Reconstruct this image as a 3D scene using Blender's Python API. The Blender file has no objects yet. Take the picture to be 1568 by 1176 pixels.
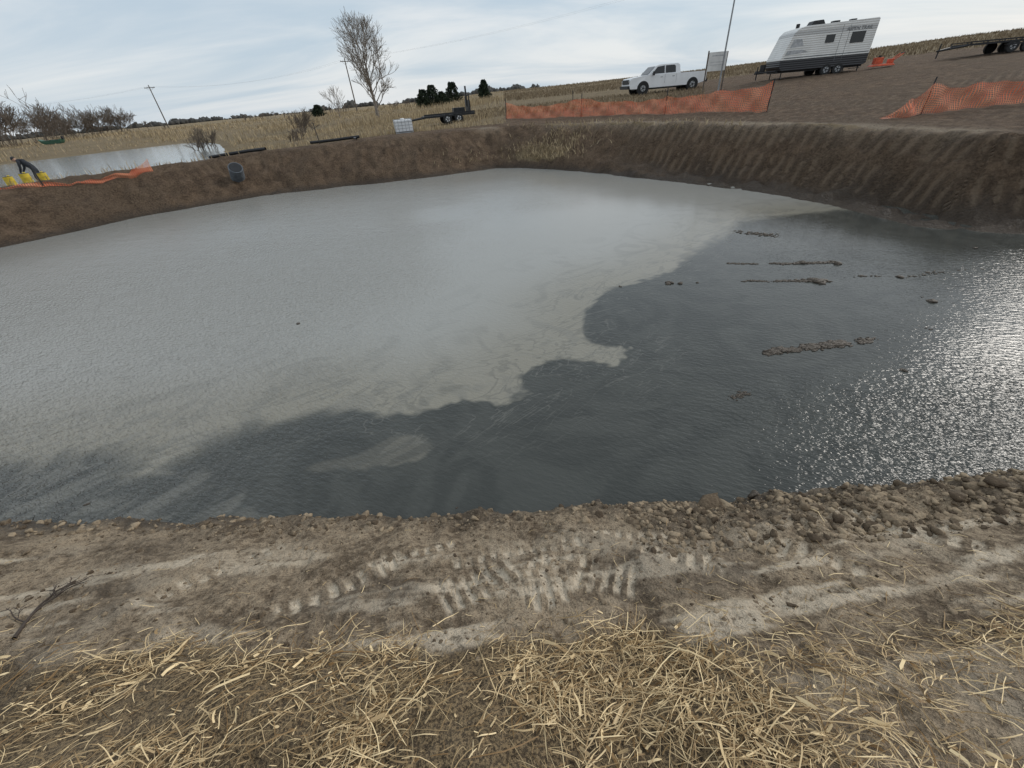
import bpy, bmesh, math, random
import numpy as np
from mathutils import Vector, Matrix
random.seed(7); rng=np.random.default_rng(7)
C=bpy.context; D=bpy.data
scene=C.scene
# ------------------------------------------------------------------ camera
f=620;P=math.radians(35.6);rr=math.radians(5.1)
cP,sP,cr,sr=math.cos(P),math.sin(P),math.cos(rr),math.sin(rr)
F=Vector((0,cP,-sP));U0=Vector((0,sP,cP));R0=Vector((1,0,0))
U=cr*U0+sr*R0;Rt=cr*R0-sr*U0
EYE=3.0
cam=D.cameras.new("camera");co=D.objects.new("camera",cam);scene.collection.objects.link(co)
M=Matrix((Rt,U,-F)).transposed().to_4x4();M.translation=Vector((0,0,EYE));co.matrix_world=M
cam.sensor_width=36;cam.lens=f/1568*36;cam.clip_start=0.05;cam.clip_end=8000
scene.camera=co
# survey helpers: sight lines from the photo station intersected with the level ground
def ray(u,v):
    return F+(u-784)/f*Rt+(588-v)/f*U
def W0(u,v,z=0.0):
    d=ray(u,v);t=(EYE-z)/-d.z;return (d.x*t,d.y*t)
def AT(u,v,Y):
    d=ray(u,v);return (d.x/d.y*Y,Y)
# ------------------------------------------------------------------ noise
def _h(ix,iy,s):
    n=(ix*374761393+iy*668265263+s*1442695)&0xffffffff
    n=((n^(n>>13))*1274126177)&0xffffffff
    return ((n^(n>>16))&0xffff)/65535.0
def vn(x,y,s=0):
    x=np.asarray(x,float);y=np.asarray(y,float)
    ix=np.floor(x).astype(np.int64);iy=np.floor(y).astype(np.int64)
    fx=x-ix;fy=y-iy;fx=fx*fx*(3-2*fx);fy=fy*fy*(3-2*fy)
    a=_h(ix,iy,s);b=_h(ix+1,iy,s);c=_h(ix,iy+1,s);d=_h(ix+1,iy+1,s)
    return (a+(b-a)*fx)*(1-fy)+(c+(d-c)*fx)*fy-0.5
def fbm(x,y,s=0,o=4):
    t=0;a=1
    for i in range(o):
        t=t+a*vn(x*2**i+i*17.3,y*2**i-i*9.1,s+i);a*=.5
    return t
def sst(a,b,x):
    t=np.clip((x-a)/(b-a),0,1);return t*t*(3-2*t)
# ------------------------------------------------------------------ pond outline
px=[(0,380),(200,335),(400,300),(600,278),(700,266),(760,257),(800,257),(880,262),(1000,275),(1100,287),(1200,300),(1290,318),(1400,345),(1568,362)]
pond=[W0(*p) for p in px]+[(11.4,6.6),(11.6,5.0),(10.4,3.4),(8.0,2.5)]
pond+=[W0(*p) for p in [(1568,725),(1450,738),(1350,747),(1200,762),(1000,774),(800,785),(600,792),(400,797),(200,799),(0,802)]]
pond+=[(-9.5,2.9),(-17,4.5),(-21,8),(-20.5,11.5)]
PN=np.array(pond)
def sdist(x,y,poly,want_s=False):
    poly=np.asarray(poly,float);n=len(poly)
    best=np.full(x.shape,1e18);S=np.zeros(x.shape);inside=np.zeros(x.shape,bool);acc=0
    for i in range(n):
        ax,ay=poly[i];bx,by=poly[(i+1)%n];ex,ey=bx-ax,by-ay;L2=ex*ex+ey*ey;L=math.sqrt(L2)
        t=np.clip(((x-ax)*ex+(y-ay)*ey)/L2,0,1)
        dd=(x-ax-t*ex)**2+(y-ay-t*ey)**2
        m=dd<best;best=np.where(m,dd,best);S=np.where(m,acc+t*L,S);acc+=L
        c=((ay>y)!=(by>y));
        if abs(by-ay)>1e-9:
            xi=(bx-ax)*(y-ay)/(by-ay)+ax;inside^=(c&(x<xi))
    d=np.sqrt(best);d=np.where(inside,-d,d)
    return (d,S) if want_s else d
RK=np.array([.01,6,12,20,26,33,40,60,100,200,600,3000])
AZ=np.array([-180,-75,-45,-33,-26,-11,3,20,34,47,75,180])
TB=np.array([
[1.35,1.45,1.5,1.6,1.7,1.8,2,2,2,2.2,2.5,0],
[1.35,1.4,1.5,1.5,1.5,.9,.3,.3,1.6,2.0,2.4,0],
[1.35,1.4,1.5,1.5,1.5,.9,.3,.3,1.6,2.0,2.4,0],
[1.35,1.4,1.5,1.5,1.5,.95,.3,.3,1.7,2.1,2.5,0],
[1.35,1.4,1.5,1.55,1.55,1.2,1.0,1.1,1.7,2.2,2.6,0],
[1.35,1.4,1.5,1.6,1.65,1.4,1.4,1.7,2.1,2.5,2.8,0],
[1.35,1.4,1.5,1.5,1.55,1.70,1.85,2.3,2.8,3.9,4.5,0],
[1.35,1.4,1.5,1.55,1.60,1.8,2.02,2.55,3.3,4.6,5,0],
[1.35,1.4,1.5,1.5,1.6,1.9,2.35,3.05,4.1,5.6,5,0],
[1.35,1.4,1.5,1.38,1.62,2.1,2.5,3.35,5.0,6.3,5,0],
[1.35,1.4,1.5,1.38,1.62,2.1,2.5,3.35,5.0,6.3,5,0],
[1.35,1.45,1.5,1.6,1.7,1.8,2,2,2,2.2,2.5,0]])
def base(x,y):
    R=np.clip(np.hypot(x,y),.02,2990);a=np.degrees(np.arctan2(x,y))
    ia=np.clip(np.searchsorted(AZ,a)-1,0,len(AZ)-2);ta=(a-AZ[ia])/(AZ[ia+1]-AZ[ia]);ta=ta*ta*(3-2*ta)
    ir=np.clip(np.searchsorted(RK,R)-1,0,len(RK)-2);tr=(R-RK[ir])/(RK[ir+1]-RK[ir])
    return (TB[ia,ir]*(1-tr)+TB[ia,ir+1]*tr)*(1-ta)+(TB[ia+1,ir]*(1-tr)+TB[ia+1,ir+1]*tr)*ta
# machine track passes: centre, heading, width, length, cleat period
CLE=[(-.30,1.32,.45,.55,.32,.078,1),(.10,1.24,.05,.34,.38,.080,2),(.46,1.28,-.38,.44,.32,.080,3),(-.05,1.60,.12,1.0,.16,.085,4),(.95,1.42,-.45,.6,.24,.09,5),(-1.15,1.40,.65,.8,.20,.09,6),(.20,1.46,-.05,.5,.16,.08,7),(1.7,1.35,-.7,.7,.2,.09,8),(-.75,1.62,.5,.6,.16,.08,9),(2.5,1.45,-.9,.8,.22,.09,10),(-2.1,1.6,.9,.8,.2,.09,11),(.75,1.68,-.2,.6,.14,.08,12)]
def tracks(x,y):
    m=np.zeros(np.shape(x))
    for (cx,cy,ang,w,l,per,n) in CLE:
        ca,sa=math.cos(ang),math.sin(ang)
        u=(x-cx)*ca+(y-cy)*sa;v=-(x-cx)*sa+(y-cy)*ca
        u=u+.035*vn(x*5,y*5,41)+.012*vn(x*25,y*25,42)
        ph=(u/per);bar=sst(.16,.30,np.abs((ph%1)-.5))
        mask=sst(w/2,w/2-.07,np.abs(u))*sst(l/2,l/2-.08,np.abs(v+.09*vn(x*7,y*7,43)))
        gap=.20+.80*sst(-.32,-.06,fbm(x*11,y*11,44+n,3))
        m=np.maximum(m,bar*mask*gap)
    return m
def ground(x,y,full=False):
    x=np.asarray(x,float);y=np.asarray(y,float)
    d,S=sdist(x,y,PN,True)
    R=np.hypot(x,y)
    wob=.28*fbm(x*.7,y*.7,3,4)*sst(3,9,R)+.12*fbm(x*3,y*3,5,3)*(1-sst(3,9,R))
    d=d+wob
    near=sst(5.0,2.8,y)*sst(9,6,np.abs(x))
    right=sst(4,7.5,x)*sst(3,5,y)
    dp=np.maximum(d,0)
    zn=dp*.56+.08*sst(0,.10,d)+.09*np.exp(-((d-.38)/.2)**2)*sst(.9,2.2,x)
    zr=.14*np.minimum(dp,1.0)+.92*np.maximum(dp-1.0,0)
    zl=.60*dp+.05*sst(0,.3,d)
    zb=near*zn+(1-near)*(right*zr+(1-right)*zl)
    B=base(x,y)
    k=.28*near+.10*(1-near)
    h=np.clip(.5+.5*(B-zb)/k,0,1);z=B*(1-h)+zb*h-k*h*(1-h)
    z=np.where(d<0,np.maximum(d*.6,-.7),z)
    on=sst(0,.35,d)
    farw=sst(4,9,R)*sst(70,40,R)
    rid=np.abs(fbm(x*1.6,y*1.6,14,4))
    z=z+on*farw*(.16*fbm(x*.9,y*.9,11,5)+.16*fbm(x*3.3,y*3.3,12,4)+.16*(rid-.15))*(.25+.75*sst(3.4,1.5,d))
    z=z+sst(30,120,R)*sst(3000,1200,R)*.8*fbm(x*.03,y*.03,13,4)*.6
    nw=1-sst(5,9,R)
    tr=tracks(x,y)*nw
    rough=.55+.9*sst(.9,2,x)*sst(.9,.2,d)+.4*sst(.45,.1,d)
    z=z+sst(0,.12,d)*nw*rough*(.045*fbm(x*4,y*4,21,4)+.040*fbm(x*14,y*14,22,5))-.020*tr
    st=fbm(x*1.6+y*.5,y*11-x*1.1,31,4)
    z=z+nw*.016*st*sst(.2,.5,d)
    if full: return z,d,S,R,near,right,tr,st
    return z
def gz(x,y): return float(ground(np.array([x]),np.array([y]))[0])
def HIT(u,v,y0=8,y1=60):
    """first terrain point along a sight line"""
    d=ray(u,v);Y=np.arange(y0,y1,.05);X=d.x/d.y*Y;zr=EYE+d.z/d.y*Y
    m=np.nonzero(ground(X,Y)>=zr)[0];k=m[0] if len(m) else -1
    return (float(X[k]),float(Y[k]))
# ------------------------------------------------------------------ mesh helpers
def npmesh(name,V,Fc,mat=None,smooth=False,attrs=None,parent=None):
    V=np.asarray(V,np.float32);Fc=np.asarray(Fc,np.int32)
    me=D.meshes.new(name);n,k=Fc.shape
    me.vertices.add(len(V));me.vertices.foreach_set("co",V.ravel())
    me.loops.add(n*k);me.loops.foreach_set("vertex_index",Fc.ravel())
    me.polygons.add(n);me.polygons.foreach_set("loop_start",np.arange(0,n*k,k,dtype=np.int32))
    me.polygons.foreach_set("loop_total",np.full(n,k,np.int32))
    if smooth: me.polygons.foreach_set("use_smooth",np.ones(n,bool))
    me.update(calc_edges=True)
    for nm,(typ,arr) in (attrs or {}).items():
        a=me.attributes.new(nm,typ,'POINT')
        a.data.foreach_set({'FLOAT':'value','FLOAT_VECTOR':'vector'}[typ],np.asarray(arr,np.float32).ravel())
    me.validate()
    ob=D.objects.new(name,me);scene.collection.objects.link(ob)
    if mat: me.materials.append(mat)
    if parent: ob.parent=parent
    return ob
def empty(name,loc,rotz=0,tilt=0):
    e=D.objects.new(name,None);scene.collection.objects.link(e);e.location=loc;e.rotation_euler=(0,tilt,rotz);e.empty_display_size=.3;return e
class MB:
    """little mesh builder"""
    def __init__(s): s.bm=bmesh.new()
    def box(s,c,d,rot=None,taper=None):
        r=bmesh.ops.create_cube(s.bm,size=1);vs=r['verts']
        for v in vs:
            if taper and v.co.z>0: v.co.x*=taper[0];v.co.y*=taper[1]
            v.co=Vector((v.co.x*d[0],v.co.y*d[1],v.co.z*d[2]))
            if rot is not None: v.co=rot@v.co
            v.co+=Vector(c)
        return vs
    def cyl(s,p0,p1,r0,r1=None,seg=16,caps=True):
        r1=r0 if r1 is None else r1
        p0=Vector(p0);p1=Vector(p1);ax=p1-p0;L=ax.length
        r=bmesh.ops.create_cone(s.bm,cap_ends=caps,segments=seg,radius1=r0,radius2=r1,depth=L)
        q=ax.to_track_quat('Z','Y')
        for v in r['verts']: v.co=q@v.co+(p0+p1)/2
        return r['verts']
    def prism(s,prof,y0,y1,taper=None):
        a=[s.bm.verts.new((x,y0,z)) for x,z in prof];b=[s.bm.verts.new((x,y1,z)) for x,z in prof]
        s.bm.faces.new(a);s.bm.faces.new(b[::-1])
        n=len(prof)
        for i in range(n): s.bm.faces.new((a[i],b[i],b[(i+1)%n],a[(i+1)%n]))
        if taper:
            for v in a+b: 
                v.co.y*=taper(v.co.x,v.co.z)
        return a+b
    def done(s,name,mat,parent=None,bevel=0,smooth=False):
        bmesh.ops.recalc_face_normals(s.bm,faces=s.bm.faces)
        me=D.meshes.new(name);s.bm.to_mesh(me);s.bm.free()
        ob=D.objects.new(name,me);scene.collection.objects.link(ob)
        if mat: me.materials.append(mat)
        if parent: ob.parent=parent
        if smooth:
            for p in me.polygons:p.use_smooth=True
        if bevel:
            m=ob.modifiers.new("b",'BEVEL');m.width=bevel;m.segments=2;m.limit_method='ANGLE'
        return ob
# ------------------------------------------------------------------ materials
class NT:
    def __init__(s,name):
        s.m=D.materials.new(name);s.m.use_nodes=True;s.t=s.m.node_tree;s.n=s.t.nodes;s.l=s.t.links
        s.b=s.n["Principled BSDF"];s.out=s.n["Material Output"]
    def N(s,typ,**k):
        n=s.n.new(typ)
        for a,v in k.items(): setattr(n,a,v)
        return n
    def L(s,a,b): s.l.new(a,b)
    def inp(s,sock,val):
        if isinstance(val,bpy.types.NodeSocket): s.l.new(val,sock)
        else: sock.default_value=val
    def math(s,op,a,b=0.0,c=None,clamp=False):
        n=s.N('ShaderNodeMath',operation=op,use_clamp=clamp);s.inp(n.inputs[0],a);s.inp(n.inputs[1],b)
        if c is not None:s.inp(n.inputs[2],c)
        return n.outputs[0]
    def mix(s,fac,a,b):
        n=s.N('ShaderNodeMix',data_type='RGBA');s.inp(n.inputs[0],fac)
        for sk,v in ((n.inputs[6],a),(n.inputs[7],b)):
            s.inp(sk,(*v,1) if isinstance(v,tuple) and len(v)==3 else v)
        return n.outputs[2]
    def noise(s,scale,detail=4,rough=.55,vec=None,dist=0):
        n=s.N('ShaderNodeTexNoise');n.inputs['Scale'].default_value=scale;n.inputs['Detail'].default_value=detail
        n.inputs['Roughness'].default_value=rough;n.inputs['Distortion'].default_value=dist
        s.L(vec if vec is not None else s.pos(),n.inputs['Vector']);return n.outputs[0]
    def pos(s):
        if not hasattr(s,'_p'): s._p=s.N('ShaderNodeTexCoord').outputs['Object']
        return s._p
    def mapping(s,scale=(1,1,1),rot=(0,0,0)):
        a=s.N('ShaderNodeMapping');a.inputs['Rotation'].default_value=rot;s.L(s.pos(),a.inputs[0])
        n=s.N('ShaderNodeMapping');n.inputs['Scale'].default_value=scale;s.L(a.outputs[0],n.inputs[0]);return n.outputs[0]
    def attr(s,name,o='Fac'):
        n=s.N('ShaderNodeAttribute');n.attribute_name=name;return n.outputs[o]
    def ramp(s,v,a,b):
        n=s.N('ShaderNodeMapRange');n.interpolation_type='SMOOTHSTEP'
        sw=a>b
        s.inp(n.inputs[0],v);n.inputs[1].default_value=min(a,b);n.inputs[2].default_value=max(a,b)
        if sw: n.inputs[3].default_value=1;n.inputs[4].default_value=0
        return n.outputs[0]
    def bump(s,h,strength,dist):
        n=s.N('ShaderNodeBump');n.inputs['Strength'].default_value=strength;n.inputs['Distance'].default_value=dist
        s.L(h,n.inputs['Height']);s.L(n.outputs[0],s.b.inputs['Normal']);return n
def simple(name,col,rough=.6,metal=0,var=.25,scale=6,bump=0):
    t=NT(name);n=t.noise(scale,3)
    c2=tuple(x*(1-var) for x in col);c3=tuple(min(1,x*(1+var*.6)) for x in col)
    t.L(t.mix(t.ramp(n,.3,.7),c2,c3),t.b.inputs['Base Color']);t.b.inputs['Roughness'].default_value=rough;t.b.inputs['Metallic'].default_value=metal
    if bump: t.bump(n,.6,bump)
    return t.m
def tinted(name,c1,c2,rough=.7):
    t=NT(name);a=t.attr('tint');t.L(t.mix(a,c1,c2),t.b.inputs['Base Color']);t.b.inputs['Roughness'].default_value=rough
    t.b.inputs['Specular IOR Level'].default_value=.25
    return t.m
# ground material
t=NT("ground_soil")
grass=t.attr('grass');pale=t.attr('pale');wet=t.attr('wet');near=t.attr('near');rib=t.attr('rib');strw=t.attr('strawcover');sd=t.attr('sd','Vector')
n0=t.noise(.35,2);n1=t.noise(2.2,4,.65);n2=t.noise(17,4,.7);n3=t.noise(80,2,.7)
nm=t.math('ADD',t.math('MULTIPLY',n1,.5),t.math('MULTIPLY',n2,.5))
far=t.mix(t.ramp(nm,.36,.64),(.095,.062,.040),(.280,.192,.124))
far=t.mix(t.math('MULTIPLY',t.ramp(n0,.35,.7),.7),far,t.mix(t.ramp(n2,.4,.6),(.110,.077,.051),(.225,.160,.106)))
nr=t.mix(t.ramp(nm,.38,.60),(.120,.088,.058),(.400,.312,.216))
nr=t.mix(t.math('MULTIPLY',t.ramp(n3,.50,.70),.70),nr,(.060,.044,.029))
col=t.mix(near,far,nr)
col=t.mix(t.math('MULTIPLY',pale,t.ramp(n2,.26,.52)),col,(.64,.54,.41))
gcol=t.mix(t.ramp(n2,.3,.7),t.mix(t.ramp(n0,.35,.65),(.16,.12,.075),(.23,.175,.105)),(.37,.285,.17))
col=t.mix(t.ramp(t.math('ADD',grass,t.math('MULTIPLY',t.math('SUBTRACT',n1,.5),.9)),.35,.65),col,gcol)
col=t.mix(t.math('MULTIPLY',t.ramp(t.math('ADD',strw,t.math('MULTIPLY',t.math('SUBTRACT',n2,.5),1.2)),.4,.7),.85),col,t.mix(t.ramp(n3,.4,.6),(.055,.038,.022),(.28,.20,.11)))
col=t.mix(t.math('MULTIPLY',wet,.76),col,(.052,.041,.031))
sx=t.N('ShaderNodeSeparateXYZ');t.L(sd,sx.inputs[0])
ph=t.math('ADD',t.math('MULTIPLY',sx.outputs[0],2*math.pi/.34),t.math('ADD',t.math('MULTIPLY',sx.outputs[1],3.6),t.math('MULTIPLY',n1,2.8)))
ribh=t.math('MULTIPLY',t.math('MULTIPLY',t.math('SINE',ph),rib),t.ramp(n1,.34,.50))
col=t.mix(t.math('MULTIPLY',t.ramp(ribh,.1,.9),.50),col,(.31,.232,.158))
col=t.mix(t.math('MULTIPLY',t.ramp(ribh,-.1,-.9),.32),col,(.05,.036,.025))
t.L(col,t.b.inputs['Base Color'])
t.L(t.math('SUBTRACT',.95,t.math('MULTIPLY',wet,.45)),t.b.inputs['Roughness']);t.b.inputs['Specular IOR Level'].default_value=.25
hh=t.math('ADD',t.math('MULTIPLY',ribh,1.2),t.math('ADD',t.math('MULTIPLY',n2,1.9),t.math('MULTIPLY',n3,.6)))
hh=t.math('ADD',hh,t.math('MULTIPLY',n1,2.0))
bd=t.bump(hh,1.0,.035)
t.L(t.math('SUBTRACT',.11,t.math('MULTIPLY',near,.084)),bd.inputs['Distance'])
M_ground=t.m
# ------------------------------------------------------------------ terrain
rad=[.12]
while rad[-1]<30: rad.append(rad[-1]*1.0125+.0012)
while rad[-1]<3000: rad.append(rad[-1]*1.03)
rad=np.array(rad)
azs=np.concatenate([np.arange(-180,-72,4),np.arange(-72,72,.19),np.arange(72,180,4)])
A,RR=np.meshgrid(np.radians(azs),rad)
X=RR*np.sin(A);Y=RR*np.cos(A)
Z,d,S,R,nr_,rt_,tr_,st_=ground(X.ravel(),Y.ravel(),True)
x=X.ravel();y=Y.ravel()
nA=len(azs);nR=len(rad)
i=np.arange(nR-1)[:,None]*nA;j=np.arange(nA)[None,:];j2=(j+1)%nA
Fq=np.stack([i+j,i+j2,i+nA+j2,i+nA+j],-1).reshape(-1,4)[:,::-1]
azd=np.degrees(np.arctan2(x,y))
gr=np.maximum(sst(26.5,29,R+2*vn(x*.3,y*.3,51))*sst(4,0,azd),0)
gr=np.maximum(gr,sst(33,37,R)*sst(24,18,azd)*.7);gr=np.maximum(gr,sst(52,66,R+4*vn(x*.2,y*.2,52)))
gr=np.where(azd<-27,np.maximum(gr*sst(29,33,R),0),gr)
cx,cy=W0(800,240,.6)
patch=np.exp(-((x-cx)/2.4)**2-((y-cy-.5)/1.5)**2)*sst(.1,.5,d)
gr=np.maximum(gr,1.15*patch)
crest=np.exp(-((d-2.75)/.35)**2)*sst(1,3,x)*(y>8)
gr=np.maximum(gr,crest*.75*sst(-.2,.15,vn(x*.5,y*.5,55)))
gr=np.where(R<12,0,gr)
pale=nr_*(tr_*1.3+.8*sst(.10,.4,st_)*sst(.35,.7,d)*sst(1.9,1.3,d))
pale=np.maximum(pale,nr_*.5*sst(.1,.4,fbm(x*1.7,y*3,61,3))*sst(.35,.7,d))
pale=np.maximum(pale,(1-nr_)*.50*np.exp(-((d-2.9)/.5)**2)*sst(-.1,.2,vn(x*.6,y*.6,68))*sst(-6,0,x))
wet=sst(.34,.02,d)*(1-.25*nr_)+.9*rt_*sst(1.6,.7,d+.5*vn(x*.8,y*.8,63))+.45*nr_*sst(.0,.35,fbm(x*1.1,y*1.6,64,3))*(1-tr_)
wet=np.clip(wet,0,1)
brk=sst(-.25,.0,vn(x*.35,y*.35,67))
rib=rt_*(sst(.9,1.2,d)*sst(1.75,1.62,d)+sst(1.8,1.95,d)*sst(2.8,2.6,d))*brk+.8*rt_*sst(3.1,3.4,d)*(np.sin(d*2*np.pi/1.1)>-.1)*sst(40,30,R)*brk*sst(3,8,azd)
rib=np.maximum(rib,.5*(1-nr_)*(1-rt_)*sst(.7,1.2,d)*sst(2.8,2.2,d)*sst(-.05,.2,vn(x*.4,y*.4,66)))
def strawd(x,y):
    b=.99+.24*fbm(x*2.0,y*2.0,71,3)-.16*sst(.6,1.4,x)+.09*sst(-.4,-1.4,x)
    return sst(b+.12,b-.24,y)*(1-.50*sst(.6,1.2,x)*sst(-.35,.15,vn(x*2.5,y*2.5,73)))
sc=strawd(x,y)*nr_*(1-.4*sst(.4,1.0,x))
npmesh("ground",np.stack([x,y,Z],1),Fq,M_ground,True,{'grass':('FLOAT',gr),'pale':('FLOAT',np.clip(pale,0,1)),'wet':('FLOAT',wet),'near':('FLOAT',nr_),'rib':('FLOAT',rib),'strawcover':('FLOAT',sc),'sd':('FLOAT_VECTOR',np.stack([S,d,d*0],1))})
# ------------------------------------------------------------------ pond water
t=NT("turbid_pond_water")
m1=t.attr('lite');m2=t.attr('mid');m3=t.attr('blob');shp=t.attr('sharp')
vs=t.mapping((.42,1.25,1),(0,0,math.radians(-33)))
sw=t.noise(1.0,3,.55,vs,3.0);sw2=t.noise(.8,1,.5,None,3.2)
e=t.math('ADD',m1,t.math('MULTIPLY',t.math('SUBTRACT',sw,.5),.24))
e=t.math('ADD',e,t.math('MULTIPLY',t.math('SUBTRACT',sw2,.5),.40))
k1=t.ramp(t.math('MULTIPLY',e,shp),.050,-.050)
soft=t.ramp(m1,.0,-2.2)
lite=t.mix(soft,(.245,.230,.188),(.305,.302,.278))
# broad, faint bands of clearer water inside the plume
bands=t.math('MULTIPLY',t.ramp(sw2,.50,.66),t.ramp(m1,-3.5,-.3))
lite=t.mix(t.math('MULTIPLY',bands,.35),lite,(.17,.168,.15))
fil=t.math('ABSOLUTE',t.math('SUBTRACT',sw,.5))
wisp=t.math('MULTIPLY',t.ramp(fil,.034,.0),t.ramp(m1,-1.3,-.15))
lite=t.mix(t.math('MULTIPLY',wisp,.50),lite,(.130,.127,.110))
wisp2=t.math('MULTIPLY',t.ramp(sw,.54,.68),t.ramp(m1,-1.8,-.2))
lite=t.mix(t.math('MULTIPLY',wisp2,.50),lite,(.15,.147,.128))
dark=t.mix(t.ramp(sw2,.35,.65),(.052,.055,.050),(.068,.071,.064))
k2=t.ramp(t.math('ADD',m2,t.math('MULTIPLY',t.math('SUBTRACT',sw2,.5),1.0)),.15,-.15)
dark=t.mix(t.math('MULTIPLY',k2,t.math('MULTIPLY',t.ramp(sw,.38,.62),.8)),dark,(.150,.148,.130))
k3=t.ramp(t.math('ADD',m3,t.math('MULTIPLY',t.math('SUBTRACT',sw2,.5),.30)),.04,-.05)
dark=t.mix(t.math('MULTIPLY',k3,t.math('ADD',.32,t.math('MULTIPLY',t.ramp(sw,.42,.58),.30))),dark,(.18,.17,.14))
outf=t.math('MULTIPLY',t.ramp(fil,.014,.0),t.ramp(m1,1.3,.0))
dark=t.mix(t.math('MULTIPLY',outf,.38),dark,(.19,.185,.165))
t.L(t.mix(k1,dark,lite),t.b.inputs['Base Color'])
t.b.inputs['Roughness'].default_value=.09;t.b.inputs['IOR'].default_value=1.34
rp=t.noise(11,2,.6,t.mapping((1,2.0,1),(0,0,.5)));rp2=t.noise(1.6,2,.5,t.mapping((1,1.8,1),(0,0,.3)))
calm=t.attr('rough')
hh=t.math('ADD',t.math('MULTIPLY',rp,.8),t.math('MULTIPLY',rp2,.45))
hh=t.math('MULTIPLY',hh,calm)
t.bump(hh,1,.020)
xs=np.arange(-22,13,.09);ys=[1.6]
while ys[-1]<25: ys.append(ys[-1]+max(.035,ys[-1]*.011))
ys=np.array(ys);XX,YY=np.meshgrid(xs,ys);wx,wy=XX.ravel(),YY.ravel()
lp=[(1290,322),(1180,332),(1130,340),(1100,365),(1060,388),(1010,425),(940,440),(900,468),(893,510),(905,530),(965,533),(945,560),(885,550),(830,549),(797,578),(815,602),(760,620),(690,612),(640,634),(580,637),(500,628),(400,648),(310,686),(240,724),(192,742),(222,704),(215,686),(150,692),(60,710),(0,706)]
lp=[W0(*p) for p in lp]+[(-40,4),(-40,60),(30,60),(14,13)]
mp=[W0(*p) for p in [(0,715),(150,700),(215,700),(190,742),(300,728),(345,745),(400,790),(200,810),(0,810)]]
bp=[W0(*p) for p in [(470,718),(560,692),(600,664),(645,662),(665,680),(650,704),(560,720)]]
a1=sdist(wx,wy,lp);a2=sdist(wx,wy,mp);a3=sdist(wx,wy,bp)
shp_=.22+.78*sst(-2.6,-.8,wx)*sst(8.5,6.5,wy)
rg=.30+1.5*sst(0,-4,wx)*sst(14,8,wy)+.5*sst(-1,-6,wx)+.85*sst(1.8,3.4,wx)*sst(4.2,3.0,wy)+.35*sst(.3,1.6,wx)*sst(3.9,2.8,wy)+.25*sst(-.3,.3,vn(wx*.5,wy*.5,81))
rg=rg*(1-.62*sst(0,3,wx)*sst(6,8.5,wy))
nx=len(xs);ii=np.arange(len(ys)-1)[:,None]*nx;jj=np.arange(nx-1)[None,:]
Fw=np.stack([ii+jj,ii+jj+1,ii+nx+jj+1,ii+nx+jj],-1).reshape(-1,4)
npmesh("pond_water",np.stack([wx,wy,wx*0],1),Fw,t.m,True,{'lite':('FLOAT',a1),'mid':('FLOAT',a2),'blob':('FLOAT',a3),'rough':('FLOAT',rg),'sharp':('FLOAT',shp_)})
t=NT("lake_water");t.b.inputs['Base Color'].default_value=(.20,.21,.20,1);t.b.inputs['Roughness'].default_value=.12;t.b.inputs['IOR'].default_value=1.33
t.bump(t.noise(3,2,.6),.5,.03)
V=[];q=[]
for a in np.arange(-78,-24,2):
    for r_ in (30.5,50,84): V.append((r_*math.sin(math.radians(a)),r_*math.cos(math.radians(a)),.75))
n=len(V)//3
for k in range(n-1):
    for w in range(2): q.append((k*3+w,k*3+w+1,k*3+4+w,k*3+3+w))
npmesh("lake_water",V,np.array(q)[:,::-1],t.m)
# ------------------------------------------------------------------ clods
bmt=bmesh.new();bmesh.ops.create_icosphere(bmt,subdivisions=2,radius=1);bmt.verts.ensure_lookup_table()
IV=np.array([v.co[:] for v in bmt.verts]);IF=np.array([[v.index for v in f_.verts] for f_ in bmt.faces]);bmt.free()
def clods(name,pts,sizes,mat,flat=.7,sink=.3,rough=.13,zf=None,elong=1.0,ea=None):
    n=len(pts);pts=np.asarray(pts,float);sizes=np.asarray(sizes,float)
    sc=np.stack([sizes*rng.uniform(.75,1.4,n)*elong,sizes*rng.uniform(.65,1.2,n),sizes*rng.uniform(.6,1.0,n)*flat],1)
    v=np.repeat(IV[None],n,0).copy()
    for c in range(7):
        pn=rng.normal(0,1,(n,1,3));pn/=np.linalg.norm(pn,axis=2,keepdims=True);o=rng.uniform(.45,.8,(n,1,1))
        dp=(v*pn).sum(2,keepdims=True);v=v-np.maximum(dp-o,0)*pn
    v=v*(1+rng.normal(0,rough,(n,len(IV),1)))*1.15*sc[:,None,:]
    a=rng.uniform(0,6.28,n) if ea is None else rng.normal(ea,.25,n);ca,sa=np.cos(a)[:,None],np.sin(a)[:,None]
    X_=v[...,0]*ca-v[...,1]*sa;Y_=v[...,0]*sa+v[...,1]*ca
    z0=ground(pts[:,0],pts[:,1]) if zf is None else np.full(n,zf)
    v=np.stack([X_+pts[:,0,None],Y_+pts[:,1,None],v[...,2]+(z0+sc[:,2]*(1-2*sink)*.6)[:,None]],-1)
    Fa=(IF[None]+np.arange(n)[:,None,None]*len(IV)).reshape(-1,3)
    tint=np.repeat(rng.uniform(0,1,n),len(IV))
    return npmesh(name,v.reshape(-1,3),Fa,mat,False,{'tint':('FLOAT',tint)})
t=NT("clod_soil");n2=t.noise(30,3,.7);t.L(t.mix(t.ramp(t.math('ADD',t.math('MULTIPLY',n2,.6),t.math('MULTIPLY',t.attr('tint'),.5)),.25,.90),(.080,.058,.039),(.38,.295,.20)),t.b.inputs['Base Color']);t.b.inputs['Roughness'].default_value=.95;t.b.inputs['Specular IOR Level'].default_value=.2;t.bump(n2,.9,.015);M_clod=t.m
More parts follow.
